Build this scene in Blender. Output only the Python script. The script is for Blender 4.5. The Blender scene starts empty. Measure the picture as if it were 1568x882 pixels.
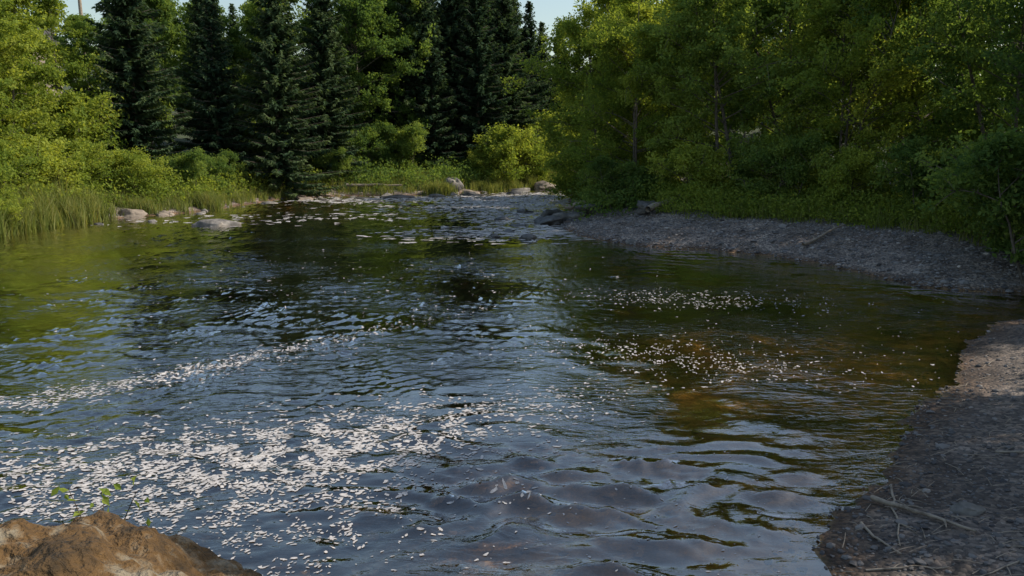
import bpy, math, random
import numpy as np
from mathutils import Vector, noise as mnoise
rng=np.random.default_rng(7); random.seed(7)
S=bpy.context.scene
COL=S.collection
# ------------------------------------------------------------ helpers
class MB:
    def __init__(s): s.V=[];s.P=[];s.n=0
    def add(s,v,f,mat=0,tint=0.5):
        v=np.asarray(v,float).reshape(-1,3); f=np.asarray(f,int)
        s.P.append((f+s.n,mat,np.broadcast_to(np.asarray(tint,float),(len(f),)).copy()))
        s.V.append(v); s.n+=len(v)
    def mesh(s,name,mats,smooth=False):
        V=np.concatenate(s.V); me=bpy.data.meshes.new(name)
        me.vertices.add(len(V)); me.vertices.foreach_set('co',V.astype(np.float32).ravel())
        L=np.concatenate([f.ravel() for f,_,_ in s.P])
        sizes=np.concatenate([np.full(len(f),f.shape[1]) for f,_,_ in s.P])
        st=np.concatenate([[0],np.cumsum(sizes)[:-1]])
        me.loops.add(len(L)); me.loops.foreach_set('vertex_index',L.astype(np.int32))
        me.polygons.add(len(sizes)); me.polygons.foreach_set('loop_start',st.astype(np.int32))
        me.polygons.foreach_set('material_index',np.concatenate([np.full(len(f),m) for f,m,_ in s.P]).astype(np.int32))
        me.polygons.foreach_set('use_smooth',np.full(len(sizes),smooth))
        me.update(calc_edges=True)
        a=me.attributes.new('tint','FLOAT','FACE'); a.data.foreach_set('value',np.concatenate([t for _,_,t in s.P]).astype(np.float32))
        for m in mats: me.materials.append(m)
        return me
def obj(name,me,loc=(0,0,0),rot=0,scale=1,parent=None):
    o=bpy.data.objects.new(name,me); COL.objects.link(o); o.location=loc
    o.rotation_euler=(0,0,rot) if not isinstance(rot,tuple) else rot
    o.scale=(scale,)*3 if not isinstance(scale,tuple) else scale
    if parent: o.parent=parent
    return o
def tube(mb,pts,rad,n=6,mat=0,tint=.5):
    pts=np.asarray(pts,float); k=len(pts); rad=np.broadcast_to(rad,(k,))
    T=np.gradient(pts,axis=0); T/=np.linalg.norm(T,axis=1)[:,None]+1e-9
    ref=np.array([0,0,1.]) if abs(T[0][2])<.8 else np.array([1.,0,0])
    A=np.cross(T,ref); A/=np.linalg.norm(A,axis=1)[:,None]+1e-9; B=np.cross(T,A)
    th=np.linspace(0,2*np.pi,n,endpoint=False)
    V=pts[:,None]+rad[:,None,None]*(A[:,None]*np.cos(th)[None,:,None]+B[:,None]*np.sin(th)[None,:,None])
    F=[]
    for i in range(k-1):
        for j in range(n):
            F.append((i*n+j,i*n+(j+1)%n,(i+1)*n+(j+1)%n,(i+1)*n+j))
    mb.add(V.reshape(-1,3),F,mat,tint)
def norm(a): return a/(np.linalg.norm(a,axis=-1,keepdims=True)+1e-9)
def leaves(mb,C,size,mat,tint,aspect=.62,axis=None,up=.5,spread=1.0,r=rng):
    n=len(C); a=r.normal(size=(n,3))
    if axis is not None: a=axis+a*spread*.3
    a=norm(a); nn=r.normal(size=(n,3)); nn[:,2]+=up*2; b=norm(np.cross(nn,a))
    s=(size*r.uniform(.65,1.3,n))[:,None]
    bend=norm(np.cross(a,b))*s*.12
    V=np.stack([C-a*s*.5,C+b*s*aspect*.5-a*s*.08+bend,C+a*s*.5,C-b*s*aspect*.5-a*s*.08+bend],1).reshape(-1,3)
    mb.add(V,np.arange(4*n).reshape(n,4),mat,tint)
def snoise(X,Y,scale,seed,oct=3):
    r=np.random.default_rng(seed); out=0*X
    for o in range(oct):
        f=2**o/scale
        for k in range(5):
            th=r.uniform(0,6.28); ph=r.uniform(0,6.28,2); ff=f*r.uniform(.7,1.4)
            out=out+np.sin((X*math.cos(th)+Y*math.sin(th))*ff*6.28+ph[0]+1.3*np.sin((X*-math.sin(th)+Y*math.cos(th))*ff*4.1+ph[1]))/2**o
    return out/5
# ------------------------------------------------------------ materials
def mat(name):
    m=bpy.data.materials.new(name); m.use_nodes=True; nt=m.node_tree; nt.nodes.clear()
    return m,nt,nt.nodes,nt.links
def N(nodes,t,**k):
    n=nodes.new(t)
    for a,b in k.items(): setattr(n,a,b)
    return n
def ramp(nodes,stops):
    r=nodes.new('ShaderNodeValToRGB'); e=r.color_ramp.elements
    while len(e)<len(stops): e.new(.5)
    for i,(p,c) in enumerate(stops): e[i].position=p; e[i].color=(*c,1)
    return r
def leaf_mat(name,dark,mid,light,trans,tf=.45):
    m,nt,no,li=mat(name)
    at=N(no,'ShaderNodeAttribute',attribute_name='tint'); oi=N(no,'ShaderNodeObjectInfo')
    ad=N(no,'ShaderNodeMath',operation='MULTIPLY_ADD'); li.new(oi.outputs['Random'],ad.inputs[0]); ad.inputs[1].default_value=.4
    sb=N(no,'ShaderNodeMath',operation='SUBTRACT'); li.new(at.outputs['Fac'],sb.inputs[0]); sb.inputs[1].default_value=.2
    li.new(sb.outputs[0],ad.inputs[2])
    r=ramp(no,[(0,dark),(.5,mid),(1,light)]); li.new(ad.outputs[0],r.inputs[0])
    d=N(no,'ShaderNodeBsdfDiffuse'); li.new(r.outputs[0],d.inputs[0])
    mx=N(no,'ShaderNodeMix',data_type='RGBA',blend_type='MULTIPLY'); mx.inputs[0].default_value=1
    li.new(r.outputs[0],mx.inputs[6]); mx.inputs[7].default_value=(*trans,1)
    t=N(no,'ShaderNodeBsdfTranslucent'); li.new(mx.outputs[2],t.inputs[0])
    m1=N(no,'ShaderNodeMixShader'); m1.inputs[0].default_value=tf; li.new(d.outputs[0],m1.inputs[1]); li.new(t.outputs[0],m1.inputs[2])
    o=N(no,'ShaderNodeOutputMaterial'); li.new(m1.outputs[0],o.inputs[0]); return m
M_leafY=leaf_mat('leaf_yellowgreen',(.085,.14,.03),(.18,.24,.048),(.34,.38,.075),(1.8,1.65,.8),.48)
M_leafG=leaf_mat('leaf_green',(.05,.095,.034),(.115,.18,.05),(.25,.31,.075),(1.8,1.7,.8),.46)
M_needle=leaf_mat('needles',(.022,.04,.028),(.046,.078,.042),(.12,.155,.065),(1.5,1.6,.8),.25)
M_grass=leaf_mat('grass_blades',(.09,.12,.035),(.15,.19,.05),(.30,.29,.12),(1.8,1.6,.8),.42)
def rough_mat(name,c1,c2,c3=None,scale=4,bump=.4,bs=12,rough=.85,dist=.03):
    m,nt,no,li=mat(name); tc=N(no,'ShaderNodeTexCoord')
    n1=N(no,'ShaderNodeTexNoise'); n1.inputs['Scale'].default_value=scale; n1.inputs['Detail'].default_value=8; n1.inputs['Roughness'].default_value=.65
    li.new(tc.outputs['Object'],n1.inputs['Vector'])
    st=[(.35,c1),(.52,c2)]+([(.64,c3)] if c3 else [])
    r=ramp(no,st); li.new(n1.outputs['Fac'],r.inputs[0])
    n2=N(no,'ShaderNodeTexNoise'); n2.inputs['Scale'].default_value=bs; n2.inputs['Detail'].default_value=8; li.new(tc.outputs['Object'],n2.inputs['Vector'])
    b=N(no,'ShaderNodeBump'); b.inputs['Strength'].default_value=bump; b.inputs['Distance'].default_value=dist; li.new(n2.outputs['Fac'],b.inputs['Height'])
    p=N(no,'ShaderNodeBsdfPrincipled'); p.inputs['Roughness'].default_value=rough; li.new(r.outputs[0],p.inputs['Base Color']); li.new(b.outputs[0],p.inputs['Normal'])
    o=N(no,'ShaderNodeOutputMaterial'); li.new(p.outputs[0],o.inputs[0]); return m
M_bark=rough_mat('bark',(.05,.038,.028),(.13,.105,.08),None,6,.8,20)
M_rock=rough_mat('river_stone',(.075,.07,.063),(.18,.16,.14),(.27,.24,.205),3,.6,9)
M_rockdark=rough_mat('wet_stone',(.03,.027,.024),(.10,.09,.08),None,3,.6,9,.45)
M_rocktan=rough_mat('tan_stone',(.11,.09,.07),(.27,.215,.165),None,3,.6,9)
M_wood=rough_mat('driftwood',(.14,.105,.075),(.34,.27,.20),None,9,.5,30,.8,.005)
M_foam_glint=rough_mat('foam_glint',(.34,.31,.29),(.52,.48,.45),None,15,.3,60,.7,.003)
M_boulder=rough_mat('mossy_boulder',(.045,.028,.011),(.145,.078,.024),(.27,.225,.155),6,1.0,34,.95,.06)
def peb_mat(name,k):
    m,nt,no,li=mat(name); at=N(no,'ShaderNodeAttribute',attribute_name='tint')
    r=ramp(no,[(0,tuple(v*k for v in (.04,.036,.037))),(.45,tuple(v*k for v in (.12,.109,.104))),(.8,tuple(v*k for v in (.22,.195,.178))),(1,tuple(v*k for v in (.40,.34,.29)))]); li.new(at.outputs['Fac'],r.inputs[0])
    p=N(no,'ShaderNodeBsdfPrincipled'); p.inputs['Roughness'].default_value=.8; li.new(r.outputs[0],p.inputs['Base Color'])
    o=N(no,'ShaderNodeOutputMaterial'); li.new(p.outputs[0],o.inputs[0]); return m
M_peb=peb_mat('pebbles',1.0); M_peb2=peb_mat('shore_pebbles',1.55)
# ------------------------------------------------------------ river outline / terrain
RIV=np.array([(-19,-22),(-18,0),(-17.6,15),(-17.3,22),(-17.6,26),(-17.6,29),(-16.9,33),(-14.6,36),(-14.3,40),(-13.6,45),(-10.8,48),(-7,48),(-4.5,49.5),(-2,52.5),(3,57),(10,64),(30,69),(90,74),
 (90,64),(30,60),(12,56),(6,52),(3.3,45),(2.9,38),(2.5,32),(1.9,29.5),(2.2,26.3),(3.7,23.2),(5.8,22.4),(7.2,21),(8.0,19.6),(8.6,17.6),(8.9,16.3),(9.6,15.8),(11.5,15.4),(12.8,14.3),(11,13.2),(8.9,13),(7.95,12.6),(7,11.3),(6.2,10.25),(4.9,8.6),(3.8,7.2),(3.25,6.45),(2.65,5.85),(2.15,4.9),(1.7,3.6),(1.0,2.6),(-.5,2.2),(-3,2.0),(-5,.5),(-8,-3),(-9,-22)],float)
def sdist(X,Y):
    sh=X.shape; x=X.ravel(); y=Y.ravel(); d=np.full(x.shape,1e9); ins=np.zeros(x.shape,bool); n=len(RIV)
    for i in range(n):
        a=RIV[i]; b=RIV[(i+1)%n]; e=b-a; L=(e**2).sum()
        t=np.clip(((x-a[0])*e[0]+(y-a[1])*e[1])/L,0,1)
        d=np.minimum(d,(x-a[0]-t*e[0])**2+(y-a[1]-t*e[1])**2)
        c=((a[1]>y)!=(b[1]>y))&(x<(b[0]-a[0])*(y-a[1])/(b[1]-a[1]+1e-12)+a[0]); ins^=c
    d=np.sqrt(d); return np.where(ins,-d,d).reshape(sh)
def height(X,Y,D=None):
    X=np.asarray(X,float);Y=np.asarray(Y,float)
    d=sdist(X,Y) if D is None else D
    d=d+(.18*snoise(X,Y,2.5,3)+.13*snoise(X,Y,.7,8,2)+.25*np.clip((Y-24)/10,0,1)*snoise(X,Y,1.7,4,2))*np.clip(1-np.abs(d)/4,0,1)
    dp=np.maximum(d,0)
    near=np.clip((16-Y)/3,0,1)*(X>0)
    sl=.27-.11*near
    h=1.35*(1-np.exp(-dp*sl/1.35))
    h+=np.clip(Y-53,0,80)*.13*np.clip(dp/6,0,1)+np.clip(-19-X,0,40)*.17+np.clip(X-14,0,40)*.07
    h+=(.10*snoise(X,Y,5,11)+.035*snoise(X,Y,.9,12))*np.clip(dp/1.5,0,1)
    dn=np.maximum(-d,0)
    bed=-.03-np.minimum(dn*.16,.95)
    shoal=.62*np.exp(-(((X-3.0)/1.8)**2+((Y-11.4)/3.4)**2))+.12*np.exp(-(((X-.4)/2.2)**2+((Y-5)/1.5)**2))
    rif=.6*np.clip((Y-38)/6,0,1)
    bed=np.minimum(bed+shoal+rif,-.05-.02*dn)+.03*snoise(X,Y,1.2,5)*np.clip(dn,0,1)
    return np.where(d>0,h+.004,bed)
def hz(x,y): return float(height(np.array([x]),np.array([y]))[0])
xs=np.concatenate([-np.geomspace(400,24,26),np.arange(-22,17,.13),np.geomspace(17.2,400,34)])
ys=np.concatenate([-np.geomspace(300,6,16),np.arange(-5,18,.1),np.arange(18,62,.25),np.geomspace(62.5,600,36)])
X,Y=np.meshgrid(xs,ys); D=sdist(X,Y); Z=height(X,Y,D)
nx,ny=len(xs),len(ys)
idx=np.arange(nx*ny).reshape(ny,nx)
Q=np.stack([idx[:-1,:-1],idx[:-1,1:],idx[1:,1:],idx[1:,:-1]],-1).reshape(-1,4)
mb=MB(); mb.add(np.stack([X,Y,Z],-1),Q)
m,nt,no,li=mat('riverbank_ground')
geo=N(no,'ShaderNodeNewGeometry'); sep=N(no,'ShaderNodeSeparateXYZ'); li.new(geo.outputs['Position'],sep.inputs[0])
vor=N(no,'ShaderNodeTexVoronoi'); vor.inputs['Scale'].default_value=26; li.new(geo.outputs['Position'],vor.inputs['Vector'])
sepc=N(no,'ShaderNodeSeparateColor'); li.new(vor.outputs['Color'],sepc.inputs[0])
gr=ramp(no,[(0,(.055,.048,.046)),(.6,(.14,.122,.112)),(1,(.26,.225,.20))]); li.new(sepc.outputs[0],gr.inputs[0])
nz=N(no,'ShaderNodeTexNoise'); nz.inputs['Scale'].default_value=1.1; nz.inputs['Detail'].default_value=8; nz.inputs['Roughness'].default_value=.7; li.new(geo.outputs['Position'],nz.inputs['Vector'])
gmul=N(no,'ShaderNodeMix',data_type='RGBA',blend_type='MULTIPLY'); gmul.inputs[0].default_value=.9
gr2=ramp(no,[(.38,(.42,.34,.27)),(.62,(1.35,1.22,1.08))]); li.new(nz.outputs['Fac'],gr2.inputs[0]); li.new(gr.outputs[0],gmul.inputs[6]); li.new(gr2.outputs[0],gmul.inputs[7])
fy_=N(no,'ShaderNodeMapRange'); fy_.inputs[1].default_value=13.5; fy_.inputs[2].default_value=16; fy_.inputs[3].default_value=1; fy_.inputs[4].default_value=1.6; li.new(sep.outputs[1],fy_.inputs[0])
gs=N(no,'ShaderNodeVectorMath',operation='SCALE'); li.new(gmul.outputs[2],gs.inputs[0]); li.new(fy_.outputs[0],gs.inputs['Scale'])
soil=ramp(no,[(.35,(.035,.032,.02)),(.5,(.045,.06,.026)),(.65,(.07,.095,.033))]); nz2=N(no,'ShaderNodeTexNoise'); nz2.inputs['Scale'].default_value=2.5; nz2.inputs['Detail'].default_value=8
li.new(geo.outputs['Position'],nz2.inputs['Vector']); li.new(nz2.outputs['Fac'],soil.inputs[0])
at=N(no,'ShaderNodeAttribute',attribute_name='veg')
mx=N(no,'ShaderNodeMix',data_type='RGBA'); li.new(at.outputs['Fac'],mx.inputs[0]); li.new(gs.outputs[0],mx.inputs[6]); li.new(soil.outputs[0],mx.inputs[7])
wet=N(no,'ShaderNodeMapRange'); wet.inputs[1].default_value=.02; wet.inputs[2].default_value=.11; li.new(sep.outputs[2],wet.inputs[0])
wc=ramp(no,[(0,(.50,.34,.20)),(1,(1,1,1))]); li.new(wet.outputs[0],wc.inputs[0])
wm=N(no,'ShaderNodeMix',data_type='RGBA',blend_type='MULTIPLY'); wm.inputs[0].default_value=1; li.new(mx.outputs[2],wm.inputs[6]); li.new(wc.outputs[0],wm.inputs[7])
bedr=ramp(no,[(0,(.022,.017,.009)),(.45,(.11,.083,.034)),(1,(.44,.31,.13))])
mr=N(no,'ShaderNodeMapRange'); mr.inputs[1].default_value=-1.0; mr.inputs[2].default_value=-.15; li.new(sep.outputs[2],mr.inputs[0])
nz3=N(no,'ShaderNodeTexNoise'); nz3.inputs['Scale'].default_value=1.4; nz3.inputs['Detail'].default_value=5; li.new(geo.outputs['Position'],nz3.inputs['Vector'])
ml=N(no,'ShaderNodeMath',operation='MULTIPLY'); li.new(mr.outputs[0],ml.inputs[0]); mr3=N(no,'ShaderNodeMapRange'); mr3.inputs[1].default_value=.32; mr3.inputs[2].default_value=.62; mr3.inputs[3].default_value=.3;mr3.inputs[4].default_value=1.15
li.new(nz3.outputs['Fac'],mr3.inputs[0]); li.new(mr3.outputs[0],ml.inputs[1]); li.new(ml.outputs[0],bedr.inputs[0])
bm=N(no,'ShaderNodeMix',data_type='RGBA',blend_type='MULTIPLY'); bm.inputs[0].default_value=.7
v2=N(no,'ShaderNodeTexVoronoi'); v2.inputs['Scale'].default_value=9; li.new(geo.outputs['Position'],v2.inputs['Vector']); s2=N(no,'ShaderNodeSeparateColor'); li.new(v2.outputs['Color'],s2.inputs[0])
r5=ramp(no,[(0,(.45,.45,.45)),(1,(1.5,1.4,1.3))]); li.new(s2.outputs[0],r5.inputs[0]); li.new(bedr.outputs[0],bm.inputs[6]); li.new(r5.outputs[0],bm.inputs[7])
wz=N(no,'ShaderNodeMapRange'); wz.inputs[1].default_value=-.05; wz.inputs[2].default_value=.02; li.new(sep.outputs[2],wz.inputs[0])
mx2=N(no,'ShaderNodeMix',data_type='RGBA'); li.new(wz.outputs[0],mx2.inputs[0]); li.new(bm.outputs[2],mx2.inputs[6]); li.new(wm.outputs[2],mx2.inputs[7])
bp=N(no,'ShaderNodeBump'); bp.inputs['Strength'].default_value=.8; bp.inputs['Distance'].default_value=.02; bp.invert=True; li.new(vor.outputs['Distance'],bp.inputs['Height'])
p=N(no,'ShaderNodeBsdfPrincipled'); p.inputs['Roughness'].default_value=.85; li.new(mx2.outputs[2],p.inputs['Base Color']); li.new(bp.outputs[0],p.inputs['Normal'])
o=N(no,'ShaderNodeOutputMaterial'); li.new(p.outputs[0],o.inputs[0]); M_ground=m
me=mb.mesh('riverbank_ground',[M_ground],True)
edge=np.where((X>0)&(Y<17),7.0,np.where((X>0)&(Y<45),3.6,np.where(Y<33,-.3,.6)))
veg=np.clip((D-edge+.5*snoise(X,Y,3,21))/.8,0,1)
a=me.attributes.new('veg','FLOAT','POINT'); a.data.foreach_set('value',veg.ravel().astype(np.float32))
obj('riverbank_ground',me)
# ------------------------------------------------------------ water
WR=np.random.default_rng(5)
comps=[]
for k in range(30):
    lam=WR.uniform(.22,.62); th=math.radians(90+WR.normal(-8,24)); comps.append((2*math.pi/lam,th,WR.uniform(0,6.28),lam*.0115,0))
for k in range(30):
    lam=WR.uniform(.10,.22); th=math.radians(90+WR.normal(12,42)); comps.append((2*math.pi/lam,th,WR.uniform(0,6.28),lam*.015,1))
for k in range(10):
    lam=WR.uniform(.9,2.2); th=math.radians(90+WR.normal(0,50)); comps.append((2*math.pi/lam,th,WR.uniform(0,6.28),lam*.0025,2))
def wave(X,Y):
    X=np.asarray(X,float);Y=np.asarray(Y,float)
    wx=X+.35*snoise(X,Y,3.2,31,2); wy=Y+.3*snoise(X,Y,2.6,32,2)
    n1=snoise(X,Y,4.5,33,2); n2=snoise(X,Y,3.0,34,2)
    fore=np.exp(-(((X-1.2)/2.2)**2+((Y-6.1)/1.3)**2))
    m1=.26+1.35*fore+.35*np.clip(n1,-.6,1)
    mid=np.exp(-(((X+2.5)/6)**2+((Y-13.5)/5)**2)); far=np.clip((Y-18)/10,0,1)
    pool=np.exp(-(((X-4.0)/2.6)**2+((Y-12.5)/4)**2))
    calm=np.exp(-(((X-.8)/1.3)**2+((Y-9.0)/1.1)**2))+1.0*pool
    m1=np.clip(m1*(1-.88*calm),.03,2.2); m2=np.clip(.3+.5*n2+.8*mid+.55*far+.3*fore-1.2*calm,.03,1.6)
    out=0*X
    for k,th,ph,am,g in comps:
        arg=k*(wx*math.cos(th)+wy*math.sin(th))+ph; w=np.sin(arg)
        out+=am*w*(m1 if g==0 else m2 if g==1 else .8)
    out=out*.72
    s=.02; out=np.where(out>0,out*(1+out/s*.25),out*.85)
    rif=np.clip((Y-34)/7,0,1)
    out=out+rif*(.045*snoise(X,Y,.9,44,3))
    sd=sdist(X,Y); out*=np.clip(-sd/.5,.12,1)
    return out
wxs=np.concatenate([np.linspace(-26,-19,8),np.arange(-18.9,13,.045),np.geomspace(13.2,95,25)])
wys=np.concatenate([np.linspace(-24,1,10),np.geomspace(1.3,76,560)])
WX,WY=np.meshgrid(wxs,wys); WZ=np.zeros_like(WX)
msk=(WY>1.2)&(WX>-19)&(WX<13); WZ[msk]=wave(WX[msk],WY[msk])
nx,ny=len(wxs),len(wys); idx=np.arange(nx*ny).reshape(ny,nx)
Q=np.stack([idx[:-1,:-1],idx[:-1,1:],idx[1:,1:],idx[1:,:-1]],-1).reshape(-1,4)
m,nt,no,li=mat('river_water')
geo=N(no,'ShaderNodeNewGeometry'); mp=N(no,'ShaderNodeMapping'); mp.inputs['Scale'].default_value=(.6,1.3,1); li.new(geo.outputs['Position'],mp.inputs[0])
n1=N(no,'ShaderNodeTexNoise'); n1.inputs['Scale'].default_value=8; n1.inputs['Detail'].default_value=4; n1.inputs['Distortion'].default_value=.6; li.new(mp.outputs[0],n1.inputs['Vector'])
nm=N(no,'ShaderNodeTexNoise'); nm.inputs['Scale'].default_value=.35; nm.inputs['Detail'].default_value=3; li.new(geo.outputs['Position'],nm.inputs['Vector'])
mr=N(no,'ShaderNodeMapRange'); mr.inputs[1].default_value=.4; mr.inputs[2].default_value=.62; mr.inputs[3].default_value=.10; mr.inputs[4].default_value=.9; li.new(nm.outputs['Fac'],mr.inputs[0])
b=N(no,'ShaderNodeBump'); b.inputs['Distance'].default_value=.022; li.new(mr.outputs[0],b.inputs['Strength']); li.new(n1.outputs['Fac'],b.inputs['Height'])
fr=N(no,'ShaderNodeFresnel'); fr.inputs['IOR'].default_value=1.36; li.new(b.outputs[0],fr.inputs['Normal'])
fm=N(no,'ShaderNodeMath',operation='MULTIPLY_ADD'); fm.use_clamp=True; li.new(fr.outputs[0],fm.inputs[0]); fm.inputs[1].default_value=2.1; fm.inputs[2].default_value=.10
fx=N(no,'ShaderNodeMath',operation='MINIMUM'); li.new(fm.outputs[0],fx.inputs[0]); fx.inputs[1].default_value=.93
t=N(no,'ShaderNodeBsdfTransparent'); t.inputs[0].default_value=(.84,.69,.44,1)
g=N(no,'ShaderNodeBsdfGlossy'); g.inputs['Roughness'].default_value=.035; g.inputs[0].default_value=(1,.985,.97,1); li.new(b.outputs[0],g.inputs['Normal'])
ms=N(no,'ShaderNodeMixShader'); li.new(fx.outputs[0],ms.inputs[0]); li.new(t.outputs[0],ms.inputs[1]); li.new(g.outputs[0],ms.inputs[2])
o=N(no,'ShaderNodeOutputMaterial'); li.new(ms.outputs[0],o.inputs[0]); M_water=m
mb=MB(); mb.add(np.stack([WX,WY,WZ],-1),Q); obj('river_water',mb.mesh('river_water',[M_water],True))
# ------------------------------------------------------------ foam flecks, some on the riffle painted in as glints
def foam_glint(n,cx,cy,sx,sy,ang,size,thr=-.2,el=2.4):
    ca,sa=math.cos(ang),math.sin(ang); u=rng.normal(0,sx,n*4); v=rng.normal(0,sy,n*4)
    x=cx+u*ca-v*sa; y=cy+u*sa+v*ca
    k=(snoise(x,y,.7,51,3)+rng.normal(0,.3,len(x))>thr)&(sdist(x,y)<-.05)&(y>2.6); x=x[k][:n]; y=y[k][:n]
    return x,y,size*np.clip(rng.lognormal(0,.42,len(x)),.3,2.0)*np.clip(y/7,.6,1 if size<.03 else 9),np.full(len(x),el),np.full(len(x),ang)
parts=[foam_glint(3400,-2.9,6.7,1.2,.62,.22,.0125,.0),foam_glint(1500,-1.5,7.6,1.0,.5,.3,.013,.0),foam_glint(1300,-4.4,6.5,1.2,.55,.3,.013,.0),foam_glint(1000,-2.0,5.6,.8,.6,.5,.0115,0),
 foam_glint(1100,-4.6,9.8,2.3,.17,.82,.012,-.3),foam_glint(700,-6.2,8.6,2.3,.25,.6,.013,-.2),foam_glint(350,.2,8.6,1.0,.35,.35,.011,-.3),
 foam_glint(650,2.3,10.6,.5,1.3,1.2,.0115),foam_glint(520,3.7,14.8,.45,1.5,1.4,.013),foam_glint(110,4.6,11.5,1.3,2.2,1.2,.010),foam_glint(400,-4,17,4,2.5,.2,.013),
 foam_glint(350,1.,5.8,1.6,.8,.2,.008),foam_glint(80,6,15.5,2.0,.8,.1,.012),
 foam_glint(700,-1,39,3.0,2.0,.2,.05,.1,4),foam_glint(2400,.4,44,1.8,3,-.2,.075,-.1,4),foam_glint(900,-6,45,3,1.2,.2,.06,.1,4),foam_glint(150,-9,33,4,1.5,.2,.031,.1,3),foam_glint(500,.6,27,2.2,1.2,.1,.035,.1,4),foam_glint(600,.5,33,1.2,2,.1,.05,.1,4)]  # far riffle: whitewater, with extra pale flecks standing in for glints
fx,fy,fs,fe,fa=[np.concatenate([p[i] for p in parts]) for i in range(5)]
fs=np.where(fy>20,np.minimum(fs,.11),fs)
fe=fe*rng.uniform(.5,1.6,len(fx)); fa=fa+rng.normal(0,.6,len(fx))*np.where(fy>20,.3,1); K=8
th=np.linspace(0,2*np.pi,K,endpoint=False)
rr=rng.uniform(.5,1.3,(len(fx),K))*fs[:,None]
lx=rr*np.cos(th)*np.sqrt(fe)[:,None]*1.1; ly=rr*np.sin(th)/np.sqrt(fe)[:,None]*1.3
px=fx[:,None]+lx*np.cos(fa)[:,None]-ly*np.sin(fa)[:,None]; py=fy[:,None]+lx*np.sin(fa)[:,None]+ly*np.cos(fa)[:,None]
pz=wave(px,py)+.005
mb=MB(); mb.add(np.stack([px,py,pz],-1),np.arange(len(fx)*K).reshape(-1,K)); obj('river_foam_glints',mb.mesh('river_foam_glints',[M_foam_glint]))
# ------------------------------------------------------------ tree generators
def broadleaf(name,H,R,base,nl,nleaf,ls,seed,lm,stems=1,flat=.6):
    r=np.random.default_rng(seed); mb=MB(); C=[];T=[]
    for s in range(stems):
        off=r.normal(0,.25,2) if stems>1 else np.zeros(2); lean=r.normal(0,.07 if stems==1 else .16,2); h=H*(1 if s==0 else r.uniform(.7,.95))
        tt=np.linspace(0,1,9); wob=np.cumsum(r.normal(0,.05,(9,2)),0)
        P=np.stack([off[0]+lean[0]*h*tt+wob[:,0]*tt,off[1]+lean[1]*h*tt+wob[:,1]*tt,h*tt-.15],1)
        r0=.009*H/math.sqrt(stems)+.02; tube(mb,P,r0*(1-tt*.88),7)
        for i in range(nl//stems):
            t=base+(1-base)*r.uniform(0,1)**.85*.99; st=np.array([np.interp(t,tt,P[:,j]) for j in range(3)])
            q=(t-base)/(1-base); prof=max(.18,math.sin(math.pi*(.22+.74*q))**.8)
            L=R*prof*r.uniform(.55,1.25); az=r.uniform(0,6.28); el=math.radians(r.uniform(5,35)+30*q)
            d=np.array([math.cos(az)*math.cos(el),math.sin(az)*math.cos(el),math.sin(el)])
            sg=np.linspace(0,1,5)[:,None]; LP=st+d*L*sg+np.array([0,0,-.14*L])*sg**2+np.cumsum(r.normal(0,.04*L,(5,3)),0)*sg
            tube(mb,LP,(r0*.35*(1-t*.5))*(1-sg[:,0]*.8)+.004,4)
            cl=r.uniform(-.2,.25)
            for k in range(7):
                s0=r.uniform(.3,1); p0=np.array([np.interp(s0,sg[:,0],LP[:,j]) for j in range(3)])
                dd=d+r.normal(0,.7,3); dd/=np.linalg.norm(dd); l2=L*.22*r.uniform(.5,1.4)+.2
                tube(mb,np.array([p0,p0+dd*l2*.5,p0+dd*l2+[0,0,-.05]]),[.012,.008,.004],3)
                for w in (.35,.7,1.05):
                    C.append(p0+dd*l2*w); T.append(cl+.10*q)
    C=np.array(C);T=np.array(T); i=r.integers(0,len(C),nleaf)
    sg=r.normal(0,1,(nleaf,3))*np.array([1,1,flat])*(.08+.027*R)
    pos=C[i]+sg; pos[:,2]=np.abs(pos[:,2])
    leaves(mb,pos,ls,1,np.clip(.5+T[i]+r.normal(0,.14,nleaf),0,1),r=r)
    return mb.mesh(name,[M_bark,lm])
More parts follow.
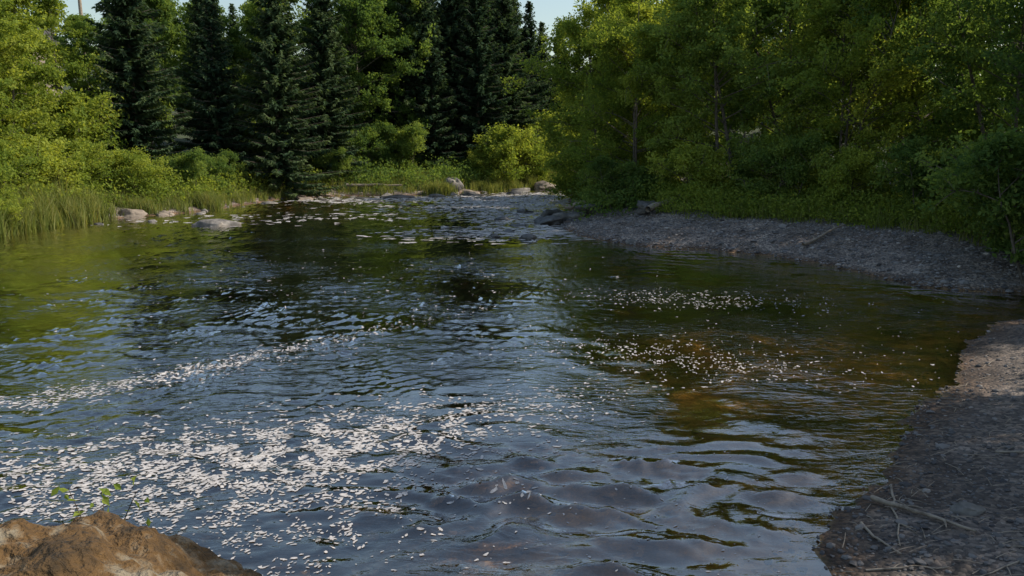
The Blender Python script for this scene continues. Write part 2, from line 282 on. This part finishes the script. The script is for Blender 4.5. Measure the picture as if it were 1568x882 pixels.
def spruce(name,H,R,seed,dens=1.0,gap=.34):
    r=np.random.default_rng(seed); mb=MB(); tt=np.linspace(0,1,8)
    tube(mb,np.stack([.1*np.sin(tt*3),0*tt,H*tt-.2],1),.012*H*(1-tt*.95),7)
    Cc=[];A=[];T=[]; z=.4
    while z<H-.1:
        q=z/H; Rz=R*((1-q)**.8*(.6+.4*min(1,q*8+.5)))+.05; nb=int(r.integers(6,10)); a0=r.uniform(0,6.28)
        for b in range(nb):
            az=a0+6.28*b/nb+r.normal(0,.25); L=Rz*r.uniform(.45,1.25)
            if r.uniform()<.08: continue
            droop=-.34+.55*q; d=np.array([math.cos(az),math.sin(az),0]); n=max(3,int(L/.12*dens)); s=np.linspace(.08,1,n)
            P=np.array([0,0,z+r.normal(0,.08)])+d*L*s[:,None]; P[:,2]+=droop*L*s+.22*L*s**2.5
            tube(mb,P[[0,n//2,n-1]],[.022,.014,.006],3)
            side=np.array([-d[1],d[0],0]); cl=r.uniform(-.2,.15)
            for sgn in (-1,1,0,0):
                l=(.12+.26*(1-s)*min(1,L/1.5)+.10)[:,None]*r.uniform(.7,1.3,(n,1))
                ax=d*.75+side*sgn*.9+np.array([0,0,-.28 if sgn else -.75])
                ax=norm(ax+r.normal(0,.18,(n,3))); Cc.append(P+ax*l*.5); A.append(np.concatenate([ax,l],1)); T.append(.42+cl+.25*s**2+r.normal(0,.1,n))
        z+=gap*r.uniform(.7,1.25)*(1-.35*q)
    Cc=np.concatenate(Cc);A=np.concatenate(A);T=np.clip(np.concatenate(T),0,1); ax=A[:,:3]; l=A[:,3:4]
    nn=r.normal(size=Cc.shape)*.5+[0,0,1]; bb=norm(np.cross(nn,ax)); w=l*.26
    V=np.stack([Cc-ax*l*.55,Cc+bb*w-ax*l*.1,Cc+ax*l*.6,Cc-bb*w-ax*l*.1],1).reshape(-1,3)
    mb.add(V,np.arange(len(V)).reshape(-1,4),1,T); return mb.mesh(name,[M_bark,M_needle])
BY=[broadleaf('tree_yellowgreen_a',8,3.2,.05,56,26000,.18,101,M_leafY,2),broadleaf('tree_yellowgreen_b',9.5,3.0,.06,60,27000,.18,102,M_leafY,2)]
BG=[broadleaf('tree_green_a',13,3.5,.06,62,30000,.21,103,M_leafG),broadleaf('tree_green_b',12,3.2,.08,58,27000,.21,104,M_leafG)]
BN=[broadleaf('alder_a',11,3.2,.05,80,50000,.13,105,M_leafG,3),broadleaf('alder_b',9.5,2.9,.04,75,46000,.125,106,M_leafY,3),broadleaf('alder_c',10.5,3.0,.04,75,46000,.13,109,M_leafG,2)]
SH=[broadleaf('shrub_a',2.6,1.5,.02,34,13000,.11,107,M_leafY,4),broadleaf('shrub_b',2.4,1.4,.02,34,14000,.10,108,M_leafG,4)]
SP=[spruce('spruce_a',14,3.5,201),spruce('spruce_b',15,3.1,202),spruce('spruce_c',12.5,2.6,203,.9,.44)]
def put(name,me,x,y,s=1,rot=None,dz=-.05,parent=None):
    if not isinstance(s,tuple): s=(s*random.uniform(.93,1.07),s*random.uniform(.93,1.07),s)
    return obj(name,me,(x,y,hz(x,y)+dz),random.uniform(0,6.28) if rot is None else rot,s,parent)
# left bank
for x,y,s in [(-22.5,34,.85),(-26.5,38,.9),(-28.5,42,.85),(-23.5,40,.9),(-31,37,.8),(-20.8,30.5,.55),(-25,33,.8)]: put('maple_tree',BY[random.randint(0,1)],x,y,s)
for x,y,s,k in [(-20.4,42,.95,0),(-14.0,46.6,1.0,0),(-17.4,46,.9,2),(-12.2,51,.95,1),(-19,49,.88,1)]: put('spruce_tree',SP[k],x,y,s)
for x,y,s,k in [(-24,51,.85,0),(-20,54,.92,1),(-15.5,54,1.0,0),(-11,56,1.02,0),(-8.5,58,1.05,1),(-28,53,.66,0),(-17.5,58,.95,1)]: put('birch_tree',BG[k],x,y,s)
for x,y,s,k in [(-9.6,59.5,1.1,0),(-7.0,57.8,1.08,1),(-4.6,60.5,1.12,0),(-2.6,59.2,1.02,1),(-.6,62,1.0,0),(1.4,65.5,.82,1),(-7.2,65,1.15,1),(-2.8,66,1.15,0),(-12.5,61,1.1,0),(.2,68,.92,0),(-5,71,1.2,1),(2.6,70,.76,0),(4.4,72,.72,1),(-5.8,57,.9,2),(-1.0,66,.95,1),(-10.8,64,1.15,1)]: put('spruce_tree',SP[k],x,y,s)
for x,y,s,k in [(-19.5,34,1.1,0),(-20,31.5,1.2,0),(-19.8,28.5,1.1,0),(-18.0,26.8,.6,0),(-18.2,36.8,1.,0),(-22,27,1.3,0),(-17,39.5,.9,1),(-16.3,42,.9,1),(-12,50,.9,1),(-10.5,53,1.5,1),(-16,50,1.6,1),(-22,38,1.8,0),(-24.5,36,1.8,0),(-22.5,45,2,1),(-8,55,1.3,1),(-.4,55.9,1.75,0),(1.2,57.4,1.2,0),(-2.0,56.2,.9,0),(3.4,62,1.9,0),(5.5,64,2.2,0),(7.5,66,2.4,0)]: put('willow_shrub',SH[k],x,y,s)
# right side
for x,y,s,k in [(4.7,38.5,1.1,1),(5.2,33.2,.9,1),(7.4,36,1.05,1),(8.6,30,.95,2),(11.4,31,1.05,0),(11.9,27.2,.95,1),(14.8,27.5,1.05,2),(15.4,23.8,.95,0),(14.6,20.2,.74,2),(17.8,20.5,.9,0),(14.4,16.6,.64,2),(16.8,16.0,.78,2),(14.6,12.3,.58,0),(5.9,43.5,1.15,1),(11.6,8.3,.85,2),(9.8,4.6,.62,0),(13.4,6.5,.95,0)]: put('alder_tree',BN[k],x,y,s)
for x,y,s,k in [(7.8,48,.95,0),(13,37,1.0,0),(18,32,1.0,1),(11,44,.95,1)]: put('birch_tree',BG[k],x,y,s)
for x,y,s,k in [(4.6,30.6,.8,1),(3.9,33.6,.8,1),(6.6,28.3,.95,0),(9.2,26.9,1.,1),(11.0,24.9,.9,0),(12.4,22.6,.9,1),(13.2,20.9,.9,1),(11.7,17.2,1.25,1),(11.9,15.9,1.2,1),(12.9,15.2,1.3,1),(4.2,41,1.1,0),(4.4,46,1.3,0),(12.0,18.9,1.1,1),(13.6,14.2,1.3,1)]: put('willow_shrub',SH[k],x,y,s)
# background forest
bf=bpy.data.objects.new('background_forest',None); COL.objects.link(bf); c=0
for gx in np.arange(-75,78,4.4):
    for row,gy in enumerate((72,80)):
        x=gx+random.uniform(-1.6,1.6)+row*2.2; y=gy+random.uniform(-2,2)+max(0,-x-25)*-.45
        s=random.uniform(.85,1.1)
        if -1<x<10: s=.56
        if x<-18: s*=.85
        if -50<x<-31 and y<74: continue
        if sdist(np.array([x]),np.array([y]))[0]<3: continue
        me=random.choice([BG[0],BG[1],SP[0],SP[1]]) if not (-16<x<9) else random.choice([SP[0],SP[1],SP[1]])
        c+=1; put('tree_%d'%c,me,x,y,s,parent=bf)
for x,y,s in [(27,20,.85),(22,27,.9),(26,36,1.),(20,10,.7),(22,45,1.),(-35,28,.8),(-36,42,.65),(-33,51,.5),(-37,49,.5)]:
    c+=1; put('tree_%d'%c,BG[c%2],x,y,s,parent=bf)
# ------------------------------------------------------------ grass and undergrowth
def blades(mb,x,y,h,w,mat=0,base=None):
    n=len(x); z=height(x,y)-.02; az=rng.uniform(0,6.28,n); ln=rng.uniform(.08,.55,n)*h; a2=rng.uniform(0,6.28,n)
    bx=np.cos(az)*w/2;by=np.sin(az)*w/2; lx=np.cos(a2)*ln; ly=np.sin(a2)*ln
    V=np.stack([np.stack([x-bx,y-by,z],1),np.stack([x+bx,y+by,z],1),np.stack([x+bx*.7+lx*.35,y+by*.7+ly*.35,z+h*.6],1),np.stack([x-bx*.7+lx*.35,y-by*.7+ly*.35,z+h*.6],1),np.stack([x+lx,y+ly,z+h],1)],1).reshape(-1,3)
    b=np.arange(n)[:,None]*5; t=np.clip(rng.normal(.5,.2,n)+.25*snoise(x,y,1.0,93,2),0,1)
    s0=mb.n; mb.add(V,b+np.array([0,1,2,3]),mat,t); mb.V.append(np.zeros((0,3))); mb.P.append(((b+np.array([3,2,4]))+s0,mat,t))
mb=MB()
def strip(n,x0,x1,y0,y1,dmin,dmax,h,w,clump=0):
    x=rng.uniform(x0,x1,n*3);y=rng.uniform(y0,y1,n*3); d=sdist(x,y)+.3*snoise(x,y,1.1,77,2); k=(d>dmin)&(d<dmax)
    if clump: k&=snoise(x,y,1.5,61,2)>-.1
    x=x[k][:n];y=y[k][:n]; hh=h*np.clip(1+.8*snoise(x,y,1.0,71,2),.25,2); blades(mb,x,y,hh*rng.uniform(.4,1.2,len(x)),w)
strip(22000,-21,-16.5,18,32,-.3,2.4,.95,.03)
strip(9000,-20,-12,33,48,.1,3,.55,.03,1); strip(12000,-16,4,47,60,.1,7,.6,.035,1)
strip(9000,-2,4,52,62,-.1,4,.6,.04,1)
strip(9000,4,15,15,30,3.3,8,.5,.022,1)
for cx,cy,r_,n,h in [(-4.6,49.0,.8,1800,.9),(-14.8,37.0,.6,900,.8),(-1.8,53,.9,1400,.7),(-.2,54.6,1.0,1400,.7),(-16.6,34.2,.5,600,.7)]:
    x=cx+rng.normal(0,r_*.5,n);y=cy+rng.normal(0,r_*.3,n); blades(mb,x,y,h*rng.uniform(.5,1.1,n),.03)
obj('tall_grass',mb.mesh('tall_grass',[M_grass]))
mb=MB()
def under(n,x0,x1,y0,y1,dmin,dmax,hh,ls,m,thr=-.3,r2=.3):
    nc=n//40; x=rng.uniform(x0,x1,nc*4);y=rng.uniform(y0,y1,nc*4); d=sdist(x,y); k=(d>dmin)&(d<dmax)&(snoise(x,y,2,63,2)>thr); x=x[k][:nc];y=y[k][:nc]
    if len(x)==0: return
    z=height(x,y); i=rng.integers(0,len(x),n); top=hh*rng.uniform(.3,1.4,len(x)); t=rng.uniform(.3,.7,len(x))
    P=np.stack([x[i]+rng.normal(0,r2,n),y[i]+rng.normal(0,r2,n),z[i]+top[i]*rng.uniform(0,1,n)**.7],1)
    leaves(mb,P,ls,m,np.clip(t[i]+rng.normal(0,.12,n),0,1))
under(50000,2.5,16,13.5,34,3.5,8,.7,.10,0)
under(20000,2,9,29,50,.6,4,.9,.13,1)
under(30000,-24,-12,24,52,.8,6,1.1,.14,0)
under(40000,-16,6,49,66,.9,14,1.1,.17,1,-.1)
under(20000,9,18,8,22,5.5,9,.9,.10,1)
obj('undergrowth',mb.mesh('undergrowth',[M_leafY,M_leafG]))
# ------------------------------------------------------------ rocks
import bmesh
def rock_arr(seed,sub=3,rough=.35,flat=.6,planes=7):
    bm=bmesh.new(); bmesh.ops.create_icosphere(bm,subdivisions=sub,radius=1); r=random.Random(seed); off=Vector((r.uniform(0,99),r.uniform(0,99),r.uniform(0,99)))
    pl=[(Vector((r.gauss(0,1),r.gauss(0,1),r.gauss(0,.8))).normalized(),r.uniform(.5,.85)) for _ in range(planes)]
    for v in bm.verts:
        c=v.co.copy()
        for nrm,dd in pl:
            e=c.dot(nrm)-dd
            if e>0: c-=nrm*e*.9
        c*=1+rough*mnoise.noise(c*1.2+off)+rough*.25*mnoise.noise(c*4+off); c.z*=flat; v.co=c
    V=np.array([v.co[:] for v in bm.verts]); F=np.array([[v.index for v in f.verts] for f in bm.faces]); bm.free(); return V,F
def rock(x,y,z,sx,sy,sz,m,seed):
    V,F=rock_arr(seed,4,.45,1,9); mb=MB(); mb.add(V*[sx,sy,sz],F); obj('river_rock',mb.mesh('river_rock',[m],True),(x,y,z),random.uniform(-.6,.6))
RK=[(-11.7,29.6,-.03,.95,.45,.24,M_rock),(-16.7,33.3,.02,.6,.4,.3,M_rocktan),(-15.6,34.2,-.02,.6,.35,.2,M_rocktan),(-14.4,35.1,-.05,.35,.3,.14,M_rock),(-14.8,31.2,-.05,.3,.2,.12,M_rock),(-16.4,30,-.05,.25,.2,.1,M_rockdark),
 (-13.2,41.5,-.05,.6,.4,.2,M_rock),(-12.2,45.0,-.03,.7,.5,.2,M_rocktan),(-9.0,45.3,-.03,.8,.4,.18,M_rockdark),(-6.9,46.0,-.02,.9,.5,.2,M_rockdark),(-4.6,46.2,.0,.8,.4,.2,M_rock),(-7.5,42.5,-.04,.5,.35,.14,M_rockdark),(-2.6,48.3,-.02,.8,.5,.22,M_rockdark),(-5.8,43.8,-.04,.4,.3,.14,M_rock),(.2,50.0,-.02,.6,.4,.2,M_rockdark),(-1.5,44.4,-.05,.5,.3,.14,M_rockdark),
 (-4.0,51.4,.5,1.0,.6,.8,M_rock),(-2.9,49.8,.0,.8,.5,.25,M_rocktan),(.4,53.6,.0,.9,.5,.26,M_rock),(2.4,55.6,.2,.9,.6,.4,M_rocktan),
 (.5,35.5,.0,.5,.35,.22,M_rockdark),(1.9,33.5,.05,.7,.5,.35,M_rockdark),(2.3,31.5,.1,.8,.5,.4,M_rock),(1.4,30.3,.05,.7,.45,.3,M_rockdark),(.2,29.5,-.02,.45,.3,.16,M_rockdark),(-.2,27.3,-.02,.3,.25,.14,M_rockdark),(.55,25.2,0,.4,.25,.15,M_rockdark),(-.4,31.8,0,.35,.25,.14,M_rockdark),(-.6,25.8,0,.25,.15,.1,M_rockdark),(3.9,23.7,.05,.3,.2,.14,M_rock),(3.6,31.2,.45,.9,.5,.35,M_rockdark),(4.9,27.8,.85,.5,.4,.25,M_rockdark)]
for i,(x,y,z,a,b_,c_,m) in enumerate(RK): rock(x,y,z,a,b_,c_,m,i+3)
base_rocks=[rock_arr(500+i,1,.3,.6) for i in range(6)]
def scatter(name,x,y,s,m,flatz=.6,zoff=.15,z=None):
    mb=MB(); zz=height(x,y) if z is None else z
    V0=np.stack([b[0] for b in base_rocks]); F0=base_rocks[0][1]; n=len(x); k=rng.integers(0,6,n); th=rng.uniform(0,6.28,n)
    sc=np.stack([s*rng.uniform(.7,1.35,n),s*rng.uniform(.6,1.1,n),s*rng.uniform(.5,1,n)],1)
    V=V0[k]*sc[:,None]; c,s_=np.cos(th)[:,None],np.sin(th)[:,None]
    W=np.stack([V[...,0]*c-V[...,1]*s_+x[:,None],V[...,0]*s_+V[...,1]*c+y[:,None],V[...,2]+(zz+s*zoff)[:,None]],-1)
    nv=V.shape[1]; F=(F0[None]+np.arange(n)[:,None,None]*nv).reshape(-1,3)
    mb.add(W.reshape(-1,3),F,0,np.repeat(np.clip(rng.beta(2,2.6,n),0,1),len(F0))); obj(name,mb.mesh(name,[m],False))
x=rng.uniform(0,12,60000);y=rng.uniform(2,15,60000); w=np.hypot(x,y); k=(rng.uniform(size=60000)<np.clip(7/w,0,1)**1.5)&(snoise(x,y,1.2,97,2)+rng.normal(0,.5,60000)>-.35); x=x[k];y=y[k]; d=sdist(x,y); k=(d>-.35)&(d<6.5); x=x[k];y=y[k]
scatter('gravel',x,y,.005+.009*np.minimum(rng.lognormal(0,.7,len(x)),6),M_peb)
x=rng.uniform(1.5,13,30000);y=rng.uniform(15.5,36,30000); d=sdist(x,y); k=(d>-.3)&(d<4.3); x=x[k];y=y[k]
scatter('shore_gravel',x,y,.012+.018*rng.lognormal(0,.6,len(x)),M_peb2)
x=rng.uniform(-18,4,9000);y=rng.uniform(30,58,9000); d=sdist(x,y); k=(d>-1.6-3.4*(y>42))&(d<.2)&(x<3)&((x<-3)|(y>43))&(snoise(x,y,2.4,88,2)>.15); x=x[k][:480];y=y[k][:480]
scatter('shore_stones',x,y,.03+.07*rng.lognormal(0,.7,len(x)),M_rock,zoff=-.1,z=np.maximum(height(x,y),-.06))
x=rng.uniform(-4,5.5,2600);y=rng.uniform(3,14,2600); k=sdist(x,y)<-.2; x=x[k];y=y[k]; k=(height(x,y)<-.12)&(height(x,y)>-.62); x=x[k];y=y[k]
scatter('riverbed_cobbles',x,y,.03+.035*rng.lognormal(0,.4,len(x)),M_rocktan,zoff=.0)
rock(3.62,5.62,hz(3.62,5.62)+.02,.13,.1,.07,M_rock,77)
# mossy boulder
V,F=rock_arr(901,7,.10,1.0,0)
fine=np.array([.05*mnoise.noise(Vector(v*3))+.04*mnoise.noise(Vector(v*9))+.022*mnoise.noise(Vector(v*24))+.014*abs(mnoise.noise(Vector(v*60))) for v in V]); V=V*(1+fine[:,None])
mb=MB(); mb.add(V*[1.55,1.2,1.5],F); obj('mossy_boulder',mb.mesh('mossy_boulder',[M_boulder],True),(-1.5,1.88,.34))
mb=MB(); r=np.random.default_rng(3)
for s in range(4):
    top=np.array([r.normal(0,.14),r.normal(0,.08),r.uniform(.28,.5)]); tube(mb,np.array([[0,0,-.8],top*.5,top]),[.004,.003,.0015],4,0)
    C=np.array([top*q+r.normal(0,.03,3) for q in np.linspace(.5,1.05,9)]); leaves(mb,C,.055,1,r.uniform(.4,.8,9),.5,r=r)
obj('sapling',mb.mesh('sapling',[M_bark,M_leafY]),(-1.82,3.1,1.16))
# sticks
def stick(name,a,b,rad,seed,branch=True):
    r=np.random.default_rng(seed); a=np.array(a,float);b=np.array(b,float); s=np.linspace(0,1,8)[:,None]; P=a+(b-a)*s; P[:,:2]+=r.normal(0,.015*np.linalg.norm(b-a),(8,2))
    P[:,2]=height(P[:,0],P[:,1])+rad*1.2+(a[2]*(1-s)+b[2]*s)[:,0]; mb=MB(); tube(mb,P,rad*np.linspace(1,.45,8),7)
    if branch:
        for k in (2,5):
            d=P[k+1]-P[k]; e=np.array([-d[1],d[0],0])*r.choice([-1,1])+d; e=e/np.linalg.norm(e)*np.linalg.norm(b-a)*.18; tube(mb,np.array([P[k],P[k]+e*.5+[0,0,.01],P[k]+e]),[rad*.5,rad*.4,rad*.2],5)
    obj(name,mb.mesh(name,[M_wood],True))
stick('fallen_branch',(3.05,6.0,.02),(3.45,5.2,.0),.022,1); stick('fallen_branch',(3.35,6.3,0),(2.85,5.15,0),.011,2); stick('fallen_branch',(2.75,5.6,0),(2.8,5.0,0),.012,3,False)
stick('fallen_branch',(3.9,5.0,0),(3.1,4.6,0),.009,11); stick('fallen_branch',(2.5,4.9,0),(3.0,4.75,0),.008,12); stick('fallen_branch',(4.6,6.9,0),(5.3,6.4,0),.012,13)
stick('driftwood_log',(8.2,21.2,.05),(9.9,22.4,.08),.05,4); stick('driftwood_log',(4.9,27.3,.15),(6.8,29,.2),.12,5); stick('driftwood_log',(2.5,35,.2),(4.2,33,.3),.14,6)
stick('driftwood_log',(-10.5,49,.3),(-7,48.9,.3),.1,8)
mb=MB(); n=700
x=rng.uniform(1.9,8,n*6);y=rng.uniform(3,11,n*6); k=sdist(x,y)>.1; x=x[k][:n];y=y[k][:n]; th=rng.normal(.6,.9,n); L=rng.uniform(.05,.25,n); 
for i in range(len(x)):
    dx,dy=math.cos(th[i])*L[i],math.sin(th[i])*L[i]; zz=height(np.array([x[i],x[i]+dx]),np.array([y[i],y[i]+dy]))+.016
    tube(mb,np.array([[x[i],y[i],zz[0]],[x[i]+dx*.5+rng.normal(0,.008),y[i]+dy*.5,zz.mean()+.008],[x[i]+dx,y[i]+dy,zz[1]]]),[.0035,.003,.002],4)
obj('twig_litter',mb.mesh('twig_litter',[M_wood]))
# ------------------------------------------------------------ house, pole
def simple(name,c,rough=.7):
    m,nt,no,li=mat(name); n1=N(no,'ShaderNodeTexNoise'); n1.inputs['Scale'].default_value=5
    r=ramp(no,[(.3,tuple(v*.8 for v in c)),(.7,c)]); li.new(n1.outputs['Fac'],r.inputs[0]); p=N(no,'ShaderNodeBsdfPrincipled'); p.inputs['Roughness'].default_value=rough; li.new(r.outputs[0],p.inputs['Base Color'])
    o=N(no,'ShaderNodeOutputMaterial'); li.new(p.outputs[0],o.inputs[0]); return m
def box(name,c,s,m,parent):
    x,y,z=[v/2 for v in s]; V=[(-x,-y,-z),(x,-y,-z),(x,y,-z),(-x,y,-z),(-x,-y,z),(x,-y,z),(x,y,z),(-x,y,z)]
    mb=MB(); mb.add(V,[(0,3,2,1),(4,5,6,7),(0,1,5,4),(1,2,6,5),(2,3,7,6),(3,0,4,7)]); return obj(name,mb.mesh(name,[m]),c,0,1,parent)
hx,hy=-42,61; hb=hz(hx,hy)-.6; house=bpy.data.objects.new('house',None); COL.objects.link(house); house.location=(hx,hy,hb)
Mw=simple('siding',(.32,.26,.21)); Mr=simple('roof_shingle',(.09,.085,.085)); Mg=simple('window_glass',(.04,.05,.06),.1); Mt=simple('trim',(.7,.68,.64))
box('walls',(0,0,2.6),(10,7,5.8),Mw,house)
mb=MB(); mb.add([(-5.6,-4.1,5.3),(5.6,-4.1,5.3),(5.6,4.1,5.3),(-5.6,4.1,5.3),(-5.6,0,7.0),(5.6,0,7.0),(-5.6,-4.1,5.52),(5.6,-4.1,5.52),(5.6,4.1,5.52),(-5.6,4.1,5.52)],[(0,3,2,1),(0,1,7,6),(6,7,5,4),(2,3,9,8),(8,9,4,5)])
mb.add([(-5.6,-4.1,5.3),(-5.6,-4.1,5.52),(-5.6,0,7.0),(-5.6,4.1,5.52),(-5.6,4.1,5.3)],[(0,1,2,3,4)]); mb.add([(5.6,-4.1,5.3),(5.6,-4.1,5.52),(5.6,0,7.0),(5.6,4.1,5.52),(5.6,4.1,5.3)],[(0,1,2,3,4)])
obj('roof',mb.mesh('roof',[Mr]),parent=house)
for i,wx in enumerate((-3.2,0,3.2)):
    for j,wz in enumerate((1.4,4.1)):
        if i==1 and j==0: box('door',(wx,-3.53,1.05),(1,.06,2.1),Mt,house)
        else: box('window_frame_%d%d'%(i,j),(wx,-3.52,wz),(1.4,.06,1.3),Mt,house); box('window_%d%d'%(i,j),(wx,-3.56,wz),(1.15,.04,1.05),Mg,house)
up=bpy.data.objects.new('utility_pole',None); COL.objects.link(up); ux,uy=-31.4,58; up.location=(ux,uy,hz(ux,uy))
mb=MB(); tube(mb,[(0,0,-.3),(0,0,5),(0,0,12)],[.16,.14,.11],10); obj('pole',mb.mesh('pole',[M_wood]),parent=up)
box('crossarm',(0,0,11),(2.2,.12,.12),M_wood,up)
for k,ox in enumerate((-1,0,1)):
    mb=MB(); s=np.linspace(0,1,20); tube(mb,np.stack([ox-30*s,-14*s,11.1+.0*s-4*s*(1-s)*1.1+(.15 if ox==0 else 0)-1.2*s],1),.022,4); obj('wire_%d'%k,mb.mesh('wire',[Mr]),parent=up)
# ------------------------------------------------------------ light, world, camera
AZ,EL=math.radians(78),math.radians(41)
sd=Vector((math.sin(AZ)*math.cos(EL),math.cos(AZ)*math.cos(EL),math.sin(EL)))
L=bpy.data.lights.new('sun','SUN'); L.energy=5; L.angle=math.radians(.5); L.color=(1,.92,.79)
so=bpy.data.objects.new('sun',L); COL.objects.link(so); so.rotation_euler=sd.to_track_quat('Z','Y').to_euler(); so.location=(30,30,40)
w=bpy.data.worlds.new('World'); S.world=w; w.use_nodes=True; nt=w.node_tree
sk=nt.nodes.new('ShaderNodeTexSky'); sk.sky_type='NISHITA'; sk.sun_disc=False; sk.sun_elevation=EL; sk.sun_rotation=AZ; sk.air_density=1.5; sk.dust_density=1.2; sk.ozone_density=1.6
bg=nt.nodes['Background']; nt.links.new(sk.outputs[0],bg.inputs[0]); bg.inputs[1].default_value=.15
cam=bpy.data.cameras.new('camera'); cam.sensor_width=36; cam.lens=18/math.tan(math.radians(34)); cam.clip_end=2000; cam.clip_start=.05
co=bpy.data.objects.new('camera',cam); COL.objects.link(co); co.location=(0,0,3.0); co.rotation_euler=(math.radians(90-10.5),0,0); S.camera=co
S.view_settings.view_transform='Standard'; S.view_settings.look='None'; S.view_settings.exposure=0
